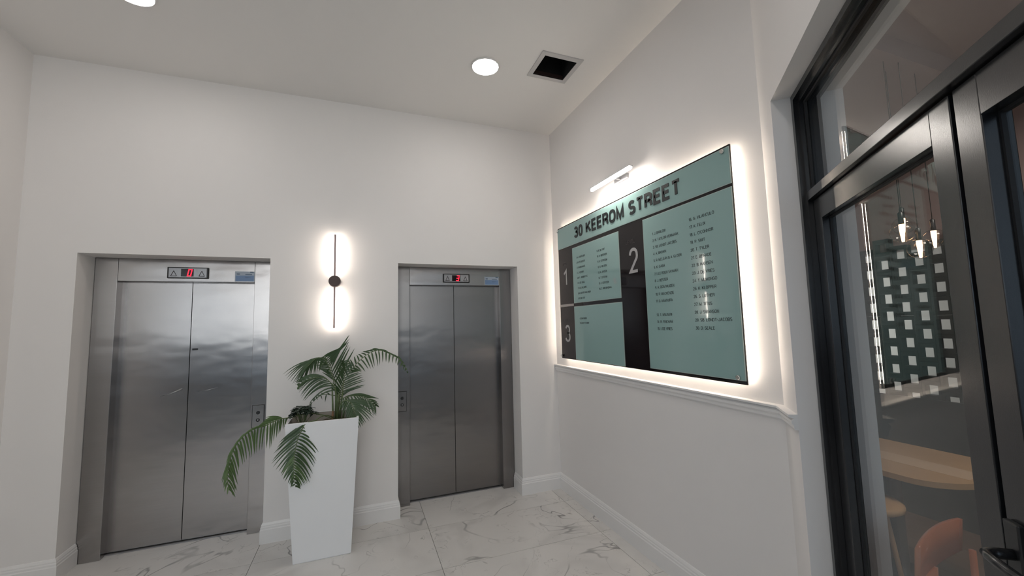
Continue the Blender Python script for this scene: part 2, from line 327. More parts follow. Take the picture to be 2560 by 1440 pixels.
# ================================================================ elevators
def seg_digit(mb, ch, x, z, w, h, y, sl=.18):
    t = w*.26
    S = {'a':(0,h-t,w,h),'g':(0,h/2-t/2,w,h/2+t/2),'d':(0,0,w,t),'f':(0,h/2,t,h),'b':(w-t,h/2,w,h),'e':(0,0,t,h/2),'c':(w-t,0,w,h/2)}
    on = {'0':'abcdef','3':'abgcd'}[ch]
    for s in on:
        a,b,c,d = S[s]; q = [(a,b),(c,b),(c,d),(a,d)]
        vs = [(x+px+pz*sl, y, z+pz) for px,pz in q]+[(x+px+pz*sl, y+.002, z+pz) for px,pz in q]
        mb.add(vs, [(0,1,2,3),(7,6,5,4),(0,4,5,1),(1,5,6,2),(2,6,7,3),(3,7,4,0)])
    return mb
def elevator(n, E, oz, jl, jr, seam, lint, digit, disp, stk, btn, dm, label):
    FY, DY = .205, .285
    r = root('elevator_entrance', ((E[0]+E[1])/2,FY,0), label, 'elevator')
    zt = oz-.002
    part('jamb', MB().box(E[0]+.004,jl,FY,.335,0,zt, bev=.002), dm, r)
    part('jamb', MB().box(jr,E[1]-.004,FY,.335,0,zt, bev=.002), dm, r)
    lp = part('lintel_panel', MB().box(jl+.0015,jr-.0015,FY+.002,.33,lint,zt, bev=.0015), 'steel', r)
    part('back_plate', MB().box(jl,jr,.332,.345,0,lint), 'void', r)
    g = .0025
    part('door_leaf', MB().box(jl-.02,seam-g,DY,.31,.012,lint+.004), dm, r)
    b = part('door_leaf', MB().box(seam+g,jr+.02,DY,.31,.012,lint+.004), dm, r)
    part('threshold', MB().box(jl,jr,FY+.055,.331,.0005,.006), 'plate', r)
    # floor indicator
    x0,x1,z0,z1 = disp; cx = (x0+x1)/2; y = FY+.002
    fi = part('floor_indicator', MB().box(x0,x1,y-.012,y,z0,z1, bev=.005), 'black', r, 'black edged floor indicator with a red digit')
    part('face_plate', MB().box(x0+.012,x1-.012,y-.015,y-.0115,z0+.007,z1-.007, bev=.001), 'plate', fi)
    ww = (x1-x0); sx0, sx1 = cx-.045, cx+.038
    part('screen', MB().box(sx0,sx1,y-.017,y-.0145,z0+.015,z1-.014), 'screen', fi)
    part('digit', seg_digit(MB(), digit, sx1-.044, z0+.016, .028, (z1-z0)-.032, y-.019), 'red_led', fi)
    for ax in (x0+.045, x1-.045):
        h = .042; b0 = z0+.018; t = .0045; mb = MB()
        P = [(ax-.019,b0),(ax+.019,b0),(ax,b0+h)]
        for i in range(3):
            (ax_,az),(bx,bz) = P[i],P[(i+1)%3]
            mb.tube([(ax_,y-.0155,az),(bx,y-.0155,bz)], .0022, 5)
        part('arrow', mb, 'bronze', fi)
    # sticker
    s0,s1,t0,t1 = stk; y2 = FY+.0015
    st = part('sticker', MB().box(s0,s1,y2-.0012,y2+.001,t0,t1), 'sticker', r, 'small pale blue notice sticker')
    part('blue_field', MB().box(s0+.006,s1-.006,y2-.0018,y2-.0010,t0+.005,t0+(t1-t0)*.60), 'sticker_blue', st)
    for (a_,b_,c_,d_,dy) in ((s0+.012,s0+.034,.68,.80,0),(s0+(s1-s0)*.52,s1-.02,.66,.74,0),(s1-.034,s1-.008,.88,1.0,0),(s0+(s1-s0)*.5,s1-.03,.44,.48,.0006),(s0+(s1-s0)*.53,s1-.045,.36,.39,.0006)):
        part('printed_mark', MB().box(a_,b_,y2-.0018-dy,y2-.001-dy,t0+(t1-t0)*c_,t0+(t1-t0)*d_), 'sticker_mark', st)
    # call buttons
    b0,b1,c0,c1 = btn
    bz = part('call_panel', MB().box(b0,b1,FY-.005,FY+.001,c0,c1, bev=.001), 'black', r, 'steel call plate with two round buttons')
    part('face_plate', MB().box(b0+.004,b1-.004,FY-.0075,FY-.0045,c0+.005,c1-.005, bev=.001), dm, bz)
    cx = (b0+b1)/2
    part('button', MB().lathe([(.014,-.007),(.014,-.0105),(.011,-.012)], (cx,FY,c0+(c1-c0)*.66),'y',20), 'black', bz)
    bt = MB().lathe([(.014,-.007),(.014,-.0105),(.007,-.0115)], (cx,FY,c0+(c1-c0)*.34),'y',20)
    part('button', bt, 'black', bz); part('button_cap', MB().lathe([(.006,-.0105),(.006,-.0125),(.004,-.013)], (cx,FY,c0+(c1-c0)*.34),'y',16), 'plate', bz)
    return r, b
e1, leaf1 = elevator(1, E1, OZ1, -3.618, -2.712, -3.165, 2.028, '0', (-3.31,-3.035,2.052,2.142), (-2.855,-2.713,2.032,2.118), (-2.701,-2.612,.826,1.012), 'steel',
   'brushed steel elevator entrance at left, indicator showing 0')
e2, leaf2 = elevator(2, E2, OZ2, -1.437, -.532, -.994, 2.021, '3', (-1.118,-.848,2.047,2.133), (-.689,-.537,2.026,2.112), (-1.548,-1.466,.842,1.028), 'steel_shaded',
   'brushed steel elevator entrance in the right recess, shade in its steel colour, indicator showing 3')
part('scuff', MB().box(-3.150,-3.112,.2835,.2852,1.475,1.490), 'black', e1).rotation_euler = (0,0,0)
part('reflection_sliver', MB().tube([(-3.345,.2845,1.125),(-3.28,.2845,1.14),(-3.205,.2845,1.172)], [.001,.005,.008], 6), 'plate', e1)  # slivers standing for a distorted reflection in the door leaves
part('reflection_sliver', MB().tube([(-3.10,.2845,1.142),(-3.03,.2845,1.150),(-2.965,.2845,1.166)], [.001,.0035,.001], 6), 'plate', e1)

# ================================================================ wall sconce
sc = root('wall_sconce', (-2.079,0,2.018), 'slim vertical dark rod sconce with backlit glow above the palm', 'wall lamp')
part('rod', MB().box(-2.0855,-2.0725,-.063,-.053,1.627,2.414, bev=.001), 'rod', sc)
part('disc', MB().lathe([(.02,0),(.045,-.001),(.047,-.004),(.047,-.064),(.045,-.068)], (-2.079,0,2.018),'y',36), 'bronze', sc, 'round dark mounting disc')
part('light_strip', MB().box(-2.083,-2.075,-.0525,-.043,2.09,2.405), 'sconce_led', sc)
part('light_strip', MB().box(-2.083,-2.075,-.0525,-.043,1.637,1.945), 'sconce_led', sc)

# ================================================================ directory sign
Y0, Y1, Z0, Z1 = -.192, -2.197, 1.283, 2.552     # left and right edge seen from the room
sg = root('directory_sign', (0,(Y0+Y1)/2,Z0), 'large backlit pale green glass directory board headed 30 KEEROM STREET', 'sign')
F = -.040                                        # face of the black glass
part('backing_panel', MB().box(F,-.031,Y1,Y0,Z0,Z1, bev=.001), 'sign_black', sg, 'black glass backing panel')
def teal(name, ya, yb, za, zb):
    p = part(name, MB().box(F-.0045,F+.0005,yb,ya,za,zb, bev=.0012), ['sign_edge'], sg)
    part('face', MB().box(F-.0052,F-.004,yb+.004,ya-.004,za+.004,zb-.004), 'sign_teal', p)
    return p
pa = teal('header_panel', Y0-.001, Y1+.001, 2.337, Z1-.011)
pb = teal('name_panel', -.473, -1.188, 1.797, 2.306)
pc = teal('name_panel', -.470, -1.194, 1.288, 1.767)
pd = teal('name_panel', -1.472, Y1+.002, 1.302, 2.320)
part('divider', MB().box(F-.004,F,-.462,Y0-.002,1.774,1.797), 'sign_white', sg, 'pale grey dividing bar')
for (y,z) in ((-2.157,2.524),(-2.155,1.318),(-.210,1.310),(-.205,2.522)):
    part('standoff_bolt', MB().lathe([(.009,.04),(.009,-.008),(.013,-.009),(.013,-.015),(.010,-.018)], (F,y,z),'x',20), 'chrome', sg)
st = MB(); e = .020
for (a,b,c,d) in ((Y1+e,Y1+e+.004,Z0+e,Z1-e),(Y0-e-.004,Y0-e,Z0+e,Z1-e)): st.box(-.031,-.022,a,b,c,d)
for z in (Z0+.045, Z1-.045-.004): st.box(-.031,-.022,Y1+e+.004,Y0-e-.004,z,z+.004)
part('light_strip', st, 'halo', sg)
part('wall_spacer', MB().box(-.031,0,(Y0+Y1)/2-.3,(Y0+Y1)/2+.3,1.8,1.84).box(-.031,0,(Y0+Y1)/2-.3,(Y0+Y1)/2+.3,2.1,2.14), 'black', sg)
def arc(cx,cy,rx,ry,a0,a1,n=9,e=2.5):
    P = []
    for i in range(n+1):
        a = math.radians(a0+(a1-a0)*i/n); c, s = math.cos(a), math.sin(a)
        P.append((cx+rx*math.copysign(abs(c)**(2/e),c), cy+ry*math.copysign(abs(s)**(2/e),s)))
    return P
GL = {   # plain sans capitals as pen strokes: (width, strokes)
'A':(.66,[[(0,0),(.5,1),(1,0)],[(.17,.32),(.83,.32)]]), 'B':(.60,[[(0,0),(0,1)],[(0,1),(.5,1)]+arc(.5,.76,.46,.24,90,-90)+[(0,.52)],[(.5,.52)]+arc(.5,.26,.5,.26,90,-90)+[(0,0)]]),
'C':(.64,[arc(.5,.5,.5,.5,42,318,14)]), 'D':(.64,[[(0,0),(0,1),(.45,1)]+arc(.45,.5,.55,.5,90,-90,12)+[(0,0)]]), 'E':(.54,[[(1,1),(0,1),(0,0),(1,0)],[(0,.52),(.9,.52)]]),
'F':(.52,[[(1,1),(0,1),(0,0)],[(0,.5),(.85,.5)]]), 'G':(.66,[arc(.5,.5,.5,.5,42,318,14)+[(1,.2),(1,.46),(.55,.46)]]), 'H':(.60,[[(0,0),(0,1)],[(1,0),(1,1)],[(0,.52),(1,.52)]]),
'I':(.0,[[(0,0),(0,1)]]), 'J':(.46,[[(1,1),(1,.3)]+arc(.5,.28,.5,.28,0,-180)]), 'K':(.62,[[(0,0),(0,1)],[(.95,1),(0,.36)],[(.32,.60),(1,0)]]), 'L':(.50,[[(0,1),(0,0),(1,0)]]),
'M':(.74,[[(0,0),(0,1),(.5,.05),(1,1),(1,0)]]), 'N':(.60,[[(0,0),(0,1),(1,0),(1,1)]]), 'O':(.68,[arc(.5,.5,.5,.5,90,450,22)]), 'P':(.56,[[(0,0),(0,1),(.5,1)]+arc(.5,.73,.5,.27,90,-90)+[(0,.46)]]),
'R':(.60,[[(0,0),(0,1),(.5,1)]+arc(.5,.74,.47,.26,90,-90)+[(0,.48)],[(.5,.48),(.93,.3),(1,0)]]), 'S':(.58,[arc(.5,.75,.46,.25,35,270,10,2.2)+arc(.5,.25,.5,.25,90,-145,10,2.2)[1:]]),
'T':(.60,[[(0,1),(1,1)],[(.5,1),(.5,0)]]), 'U':(.60,[[(0,1),(0,.3)]+arc(.5,.3,.5,.3,180,360)+[(1,1)]]), 'V':(.62,[[(0,1),(.5,0),(1,1)]]), 'W':(.88,[[(0,1),(.25,0),(.5,1),(.75,0),(1,1)]]),
'X':(.60,[[(0,0),(1,1)],[(0,1),(1,0)]]), 'Y':(.62,[[(0,1),(.5,.45),(1,1)],[(.5,.45),(.5,0)]]), 'Z':(.58,[[(0,1),(1,1),(0,0),(1,0)]]), '&':(.64,[[(1,0),(.2,.72)]+arc(.42,.8,.22,.2,200,-20,8,2)+[(.1,.36)]+arc(.38,.24,.36,.24,150,300,8,2)+[(.95,.5)]]),
'0':(.50,[arc(.5,.5,.5,.5,90,450,22)]), '1':(.28,[[(0,.76),(.9,1),(.9,0)]]), '2':(.50,[arc(.5,.72,.48,.28,175,-25,10,2.2)+[(0,0),(1,0)]]), '3':(.50,[arc(.5,.76,.44,.24,160,-80,9,2.2)+[(.4,.53)],[(.4,.53),(.55,.53)]+arc(.5,.27,.5,.27,80,-165,10,2.2)]),
'4':(.54,[[(.75,0),(.75,1),(0,.3),(1,.3)]]), '5':(.50,[[(.92,1),(.18,1),(.08,.5)]+arc(.48,.32,.5,.32,120,-155,10,2.2)]), '6':(.50,[arc(.52,.68,.46,.32,40,180,6,2.2)+[(0.04,.4)],arc(.5,.31,.48,.31,90,450,16,2.2)]),
'7':(.50,[[(0,1),(1,1),(.35,0)]]), '8':(.50,[arc(.5,.76,.42,.24,90,450,14,2.2),arc(.5,.27,.5,.27,90,450,14,2.2)]), '9':(.50,[arc(.5,.69,.48,.31,90,450,16,2.2),arc(.48,.32,.46,.32,-140,0,6,2.2)+[(.96,.6)]]),
'.':(.0,[[(0,-.005),(0,.10)]]), '-':(.26,[[(0,.40),(1,.40)]]), "'":(.0,[[(0,.78),(0,1.02)]]), '/':(.36,[[(0,0),(1,1)]]), '*':(.06,[[(.5,.42),(.5,.62)]]), ' ':(.16,[])}
def ribbon(mb, pts, th, x0, x1):
    P = [Vector(p) for p in pts]; P = [p for i,p in enumerate(P) if i==0 or (p-P[i-1]).length > 1e-5]
    closed = (P[0]-P[-1]).length < 1e-4
    Lp = []
    for i,p in enumerate(P):
        a = P[i-1] if i else (P[-2] if closed else None); c = P[i+1] if i < len(P)-1 else (P[1] if closed else None)
        d1 = (p-a).normalized() if a is not None else None; d2 = (c-p).normalized() if c is not None else None
        if d1 is None: d1 = d2
        if d2 is None: d2 = d1
        n1 = Vector((-d1.y,d1.x)); n2 = Vector((-d2.y,d2.x)); m = n1+n2
        m = n1 if m.length < .2 else m.normalized(); k = min(1/max(.30,m.dot(n1)), 2.2)
        Lp.append((p-m*th/2*k, p+m*th/2*k))
    vs = []
    for a,b in Lp: vs += [(x0,-a.x,a.y),(x0,-b.x,b.y),(x1,-a.x,a.y),(x1,-b.x,b.y)]
    fs = []
    for i in range(len(Lp)-1):
        o = i*4; fs += [(o,o+1,o+5,o+4),(o,o+4,o+6,o+2),(o+1,o+3,o+7,o+5)]
    fs += [(0,2,3,1),(len(vs)-4,len(vs)-3,len(vs)-1,len(vs)-2)]
    mb.add(vs, fs)
def lettering(text, y, z, cap, material, parent, name='lettering', width=None, w=.13, gap=.13, xs=1.0, depth=.0006, face=F-.0054, split=False):
    text = text.replace('\u2022','*').replace('\u2019',"'"); tot = 0
    for c in text: tot += GL[c][0]+w+gap
    tot = (tot-gap)*cap
    kx = (width/tot) if width else xs
    mb = MB(); x = 0; th = w*cap; last = None
    for c in text:
        gw, st = GL[c]
        for s_ in st:
            ribbon(mb, [((x+(w/2+px*gw)*cap)*kx, th/2+py*(cap-th)) for px,py in s_], th*min(1,kx**.5), 0, depth)
        x += (gw+w+gap)*cap
        if split and mb.v:
            mb.v = [(face-depth+v[0], y+v[1], z+v[2]) for v in mb.v]; last = part('letter', mb, material, parent); mb = MB()
    if split: return last
    mb.v = [(face-depth+v[0], y+v[1], z+v[2]) for v in mb.v]
    return part(name, mb, material, parent)
lettering('30 KEEROM STREET', -.527, 2.387, .106, 'ink', pa, width=1.318, w=.215, gap=.10, depth=.003, split=True)
lettering('1', -.282, 1.972, .156, 'num', sg, 'number', w=.13, xs=1.15, face=F-.0006)
lettering('2', -1.300, 1.965, .184, 'num', sg, 'number', w=.13, xs=.88, face=F-.0006)
lettering('3', -.275, 1.441, .160, 'num', sg, 'number', w=.13, xs=1.0, face=F-.0006)
lettering('LEVEL', -.275, 2.170, .024, 'faint', sg, xs=.8, face=F-.0006)
lettering('LEVEL', -1.272, 2.182, .030, 'faint', sg, xs=.9, face=F-.0006)
lettering('LEVEL', -.270, 1.633, .022, 'faint', sg, xs=.8, face=F-.0006)
A1 = ['1. A. LAUBSCHER','2. R. POTGIETER','3. R. ABRAHAMS','4. L. KEENAN','5/6. F. JOUBERT SC','7. B. DE WAAL','7. R. DE VILLIERS','8. A. GEYER CHALLINOR','9. R. DU TOIT']
B1 = ['9. R. DU TOIT','10. R. WEPENER','11. N. STRYDOM','12. B. VILJOEN','13. N. JANSEN','14. T. STEENA','15. C. OOSTEEN','16. Z. VREDENDAAL']
for i,t in enumerate(A1): lettering(t, -.547-.001*i, 2.197-.0463*i, .0175, 'ink2', pb, 'name_line', w=.15, xs=.80)
for i,t in enumerate(B1): lettering(t, -.885-.002*i, 2.197-.0450*i, .0175, 'ink2', pb, 'name_line', w=.15, xs=.82)
for i,t in enumerate(['\u2022 CLERKTOWER','\u2022 VELOCITY STUDIO']): lettering(t, -.560, 1.648-.040*i, .0165, 'ink2', pc, 'name_line', w=.15, xs=.78)
A2 = ['1. J. BARLOW','2. K. TAYLOR-VERMAAK','3. SB. LONDT-JACOBS','4. A. BROWN','5. R. MCLEAN & A. GLOOR','6. K. GABA','7. I. LE ROUX SNYMAN','8. J. BESTER','9. A. OOSTHUIZEN','10. P. MACKENZIE','11. G. MAMVURA',None,'13. T. MSUSENI','14. R. FINCHAM','15. I. DE VRIES']
B2 = ['16. G. VILANCULO','17. K. FELIX','18. L. O\u2019CONNOR','19. P. SMIT','20. T. TYLER','21. E. BENADE','22. B. HANSEN','23. J. DE VRIES','24. T. MUHONGO','25. K. KLOPPER','26. S. LUTHER','27. M. TITUS','28. J. SWANSON','29. SB. LONDT-JACOBS','30. D. SEALE']
for i,t in enumerate(A2):
    if t: lettering(t, -1.566, 2.190-.0451*i, .0185, 'ink2', pd, 'name_line', w=.14, xs=.84)
for i,t in enumerate(B2): lettering(t, -1.890, 2.204-.0458*i, .0190, 'ink2', pd, 'name_line', w=.14, xs=.90)

# ================================================================ picture light above the sign
pl = root('picture_light', (0,-1.217,2.70), 'slim bright tubular picture light above the directory board', 'lamp')
bx, bz = -.120, 2.690
def capsule(mb, rad, ya, yb, x, z, sx=1, a0=0, a1=2*math.pi, n=16):
    mb.tube([(x,ya,z),(x,ya+.003,z),(x,ya+.010,z),(x,yb-.010,z),(x,yb-.003,z),(x,yb,z)], [rad*.35,rad*.75,rad,rad,rad*.75,rad*.35], 18); return mb
part('light_tube', capsule(MB(), .0125, -1.472, -.962, bx, bz), 'pic_led', pl)
part('housing', MB().box(bx-.012,bx+.020,-1.470,-.965,bz+.0125,bz+.0175).box(bx+.0145,bx+.017,-1.470,-.965,bz-.003,bz+.0125), 'plate', pl)
part('arm', MB().tube([(0,-1.217,2.705),(-.06,-1.217,2.708),(bx,-1.217,bz+.014)], .007, 8), 'plate', pl)
part('wall_plate', MB().box(-.022,0,-1.297,-1.137,2.690,2.728, bev=.004), 'plate', pl)

# ================================================================ planter and plants
pt = root('planter', (-2.113,-.285,0), 'tall square tapered matt white planter between the elevators', 'planter')
def loft(mb, rings, mi=0, capa=True, capb=True):
    b = [v for rg in rings for v in rg]; n = 4
    fs = [(i*n+k, i*n+(k+1)%n, (i+1)*n+(k+1)%n, (i+1)*n+k) for i in range(len(rings)-1) for k in range(n)]
    if capa: fs.append((3,2,1,0))
    if capb: m = len(b); fs.append((m-4,m-3,m-2,m-1))
    return mb.add(b, fs, mi)
def ring(x0,x1,y0,y1,z): return [(x0,y0,z),(x1,y0,z),(x1,y1,z),(x0,y1,z)]
BZ = .966
b0 = (-2.300,-1.925,-.420,-.150); t0 = (-2.360,-1.880,-.475,-.085); w = .016
part('body', loft(MB(), [ring(b0[0]+.004,b0[1]-.004,b0[2]+.004,b0[3]-.004,0),ring(*b0,.006),ring(*t0,BZ-.003),ring(t0[0]+.002,t0[1]-.002,t0[2]+.002,t0[3]-.002,BZ),ring(t0[0]+w,t0[1]-w,t0[2]+w,t0[3]-w,BZ),
      ring(t0[0]+w+.01,t0[1]-w-.01,t0[2]+w+.01,t0[3]-w-.01,.80)]), 'planter', pt)
q = (t0[0]+w+.001,t0[1]-w-.001,t0[2]+w+.001,t0[3]-w-.001)
part('liner', loft(MB(), [ring(*q,BZ-.004),ring(q[0]+.010,q[1]-.010,q[2]+.010,q[3]-.010,.81)], capa=False, capb=False), 'planter_in', pt, 'inner liner, brownish shade in its colour')
sb = MB(); n = 14; gx = [q[0]+.006+(q[1]-q[0]-.012)*i/n for i in range(n+1)]; gy = [q[2]+.006+(q[3]-q[2]-.012)*i/n for i in range(n+1)]
rs = random.Random(3)
vs = [(x,y,.900+rs.uniform(-.008,.010)) for y in gy for x in gx]
sb.add(vs, [(j*(n+1)+i,j*(n+1)+i+1,(j+1)*(n+1)+i+1,(j+1)*(n+1)+i) for j in range(n) for i in range(n)])
part('soil', sb, 'soil', pt, kind='stuff')
FRONDS=[
([[-2.167,-0.46,0.973],[-2.23,-0.471,0.958],[-2.256,-0.482,0.913],[-2.276,-0.493,0.864],[-2.286,-0.504,0.806],[-2.291,-0.516,0.761],[-2.291,-0.527,0.717],[-2.29,-0.538,0.672],[-2.288,-0.549,0.628],[-2.274,-0.56,0.564]],[[0,-2.382,-0.49,0.862],[0.2,-2.411,-0.51,0.79],[0.35,-2.422,-0.525,0.72],[0.5,-2.374,-0.54,0.667],[0.65,-2.353,-0.555,0.626],[0.8,-2.325,-0.57,0.604],[0.95,-2.297,-0.585,0.577]],[[0.05,-2.094,-0.435,0.859],[0.12,-2.134,-0.442,0.819],[0.25,-2.148,-0.455,0.765],[0.35,-2.151,-0.465,0.696],[0.45,-2.177,-0.475,0.653],[0.55,-2.186,-0.485,0.602],[0.65,-2.194,-0.495,0.567],[0.8,-2.223,-0.51,0.553],[0.95,-2.252,-0.525,0.544]],24,0.0125,0.15),
([[-2.338,-0.36,0.988],[-2.385,-0.382,0.992],[-2.409,-0.403,0.992],[-2.445,-0.425,0.98],[-2.484,-0.447,0.965],[-2.531,-0.468,0.96],[-2.576,-0.49,0.942],[-2.612,-0.512,0.909],[-2.637,-0.533,0.863],[-2.654,-0.555,0.807],[-2.658,-0.577,0.747],[-2.655,-0.598,0.687],[-2.64,-0.62,0.626]],[[0.1,-2.479,-0.436,1.015],[0.25,-2.513,-0.475,0.979],[0.42,-2.578,-0.519,0.94],[0.55,-2.637,-0.553,0.872],[0.65,-2.667,-0.579,0.802],[0.78,-2.68,-0.613,0.683],[0.9,-2.661,-0.644,0.66],[1,-2.63,-0.67,0.591]],[[0.05,-2.386,-0.323,0.911],[0.15,-2.433,-0.349,0.862],[0.25,-2.462,-0.375,0.788],[0.35,-2.517,-0.401,0.792],[0.45,-2.548,-0.427,0.784],[0.58,-2.594,-0.461,0.748],[0.68,-2.624,-0.487,0.709],[0.8,-2.621,-0.518,0.609],[1,-2.623,-0.57,0.557]],30,0.0125,0.12),
([[-2.042,-0.25,1.068],[-2.058,-0.259,1.164],[-2.069,-0.268,1.237],[-2.092,-0.277,1.306],[-2.107,-0.286,1.351],[-2.135,-0.294,1.394],[-2.17,-0.303,1.405],[-2.198,-0.312,1.391],[-2.221,-0.321,1.366],[-2.244,-0.33,1.341]],[[0.5,-2.406,-0.32,1.298],[0.62,-2.381,-0.33,1.266],[0.72,-2.353,-0.338,1.239],[0.85,-2.33,-0.348,1.228],[0.97,-2.303,-0.358,1.222]],[[0.3,-2.117,-0.244,1.271],[0.45,-2.135,-0.256,1.339],[0.55,-2.161,-0.264,1.303],[0.65,-2.185,-0.272,1.278],[0.74,-2.207,-0.279,1.272],[0.82,-2.228,-0.286,1.266],[0.9,-2.261,-0.292,1.232],[1,-2.303,-0.3,1.22]],20,0.0122,0.16),
([[-2.032,-0.23,1.063],[-2.05,-0.224,1.175],[-2.072,-0.218,1.259],[-2.097,-0.212,1.333],[-2.113,-0.206,1.379],[-2.148,-0.2,1.405]],[[0.3,-2.149,-0.221,1.293],[0.5,-2.186,-0.215,1.317],[0.7,-2.192,-0.209,1.366],[1,-2.173,-0.2,1.393]],[[0.25,-1.917,-0.263,1.466],[0.4,-1.971,-0.258,1.487],[0.55,-1.951,-0.253,1.583],[0.7,-1.95,-0.249,1.518],[0.85,-2.0,-0.244,1.494],[1,-2.037,-0.24,1.461]],15,0.015,0.03),
([[-2.011,-0.24,1.063],[-1.997,-0.234,1.172],[-1.987,-0.228,1.21],[-1.961,-0.222,1.258],[-1.93,-0.215,1.301],[-1.892,-0.209,1.344],[-1.838,-0.203,1.393],[-1.783,-0.197,1.424],[-1.726,-0.191,1.433],[-1.663,-0.185,1.418],[-1.605,-0.178,1.379],[-1.551,-0.172,1.34],[-1.515,-0.166,1.289],[-1.497,-0.16,1.239]],[[0.2,-2.016,-0.194,1.35],[0.3,-1.953,-0.186,1.368],[0.4,-1.904,-0.178,1.409],[0.5,-1.866,-0.17,1.421],[0.62,-1.782,-0.16,1.446],[0.72,-1.713,-0.152,1.431],[0.85,-1.59,-0.142,1.382],[1,-1.497,-0.13,1.242]],[[0.25,-1.881,-0.27,1.28],[0.35,-1.854,-0.262,1.272],[0.42,-1.808,-0.256,1.286],[0.5,-1.772,-0.25,1.3],[0.57,-1.739,-0.244,1.309],[0.65,-1.694,-0.238,1.341],[0.75,-1.631,-0.23,1.322],[0.85,-1.573,-0.222,1.303],[1,-1.499,-0.21,1.232]],26,0.013,0.1),
([[-2.035,-0.26,0.987],[-2.02,-0.267,1.068],[-1.979,-0.273,1.088],[-1.916,-0.28,1.095],[-1.853,-0.287,1.079],[-1.799,-0.293,1.048],[-1.756,-0.3,1.0]],[[0.3,-1.863,-0.232,1.097],[0.5,-1.798,-0.24,1.078],[0.7,-1.733,-0.248,1.054],[0.85,-1.73,-0.254,1.012],[1,-1.733,-0.26,0.968]],[[0.2,-2.008,-0.308,1.02],[0.4,-1.926,-0.316,1.019],[0.5,-1.852,-0.32,0.996],[0.65,-1.799,-0.326,0.954],[0.8,-1.768,-0.332,0.93],[1,-1.747,-0.34,0.957]],18,0.0115,0.1),
([[-2.028,-0.3,0.966],[-2.023,-0.32,1.034],[-1.987,-0.34,1.072],[-1.946,-0.36,1.066],[-1.925,-0.38,1.036],[-1.909,-0.4,0.995],[-1.903,-0.42,0.956],[-1.908,-0.44,0.924]],[[0.25,-2.016,-0.365,1.015],[0.4,-1.989,-0.386,0.974],[0.5,-1.974,-0.4,0.938],[0.7,-1.96,-0.428,0.917],[0.85,-1.937,-0.449,0.909],[1,-1.919,-0.47,0.885]],[[0.25,-1.785,-0.355,1.035],[0.38,-1.753,-0.373,0.98],[0.5,-1.775,-0.39,0.937],[0.62,-1.814,-0.407,0.918],[0.75,-1.842,-0.425,0.893],[0.9,-1.872,-0.446,0.883],[1,-1.897,-0.46,0.881]],21,0.0118,0.12),
([[-2.035,-0.28,1.045],[-2.046,-0.291,1.145],[-2.061,-0.302,1.186],[-2.091,-0.313,1.222],[-2.116,-0.324,1.247],[-2.15,-0.336,1.259],[-2.188,-0.347,1.26],[-2.235,-0.358,1.249],[-2.28,-0.369,1.222],[-2.297,-0.38,1.199]],[[0.35,-2.237,-0.295,1.276],[0.5,-2.274,-0.31,1.256],[0.6,-2.306,-0.32,1.244],[0.8,-2.313,-0.34,1.236],[1,-2.303,-0.36,1.212]],[[0.12,-2.217,-0.312,1.061],[0.2,-2.255,-0.32,1.093],[0.35,-2.27,-0.335,1.091],[0.5,-2.283,-0.35,1.131],[0.65,-2.294,-0.365,1.176],[0.85,-2.287,-0.385,1.199],[1,-2.299,-0.4,1.191]],18,0.0115,0.2),
([[-2.027,-0.22,1.006],[-2.02,-0.223,1.083],[-2.013,-0.227,1.139],[-1.997,-0.23,1.194],[-1.987,-0.233,1.255],[-1.983,-0.237,1.317],[-2.002,-0.24,1.358]],[[0.2,-2.083,-0.274,1.184],[0.3,-2.068,-0.276,1.216],[0.5,-2.043,-0.28,1.314],[0.7,-2.028,-0.284,1.358],[1,-1.997,-0.29,1.378]],[[0.15,-1.88,-0.223,1.162],[0.22,-1.834,-0.224,1.153],[0.35,-1.84,-0.227,1.205],[0.5,-1.856,-0.23,1.246],[0.65,-1.881,-0.233,1.291],[0.8,-1.935,-0.236,1.348],[1,-1.962,-0.24,1.379]],18,0.0125,0.04),
([[-2.03,-0.2,0.975],[-2.024,-0.193,1.079],[-2.077,-0.186,1.099],[-2.129,-0.179,1.108],[-2.171,-0.171,1.105],[-2.202,-0.164,1.09],[-2.228,-0.157,1.063],[-2.241,-0.15,1.036]],[[0.3,-2.119,-0.185,1.119],[0.6,-2.187,-0.17,1.12],[1,-2.238,-0.15,1.041]],[[0.3,-2.107,-0.185,1.046],[0.5,-2.149,-0.175,1.065],[0.7,-2.186,-0.165,1.077],[1,-2.243,-0.15,1.027]],7,0.008,0.12)
]

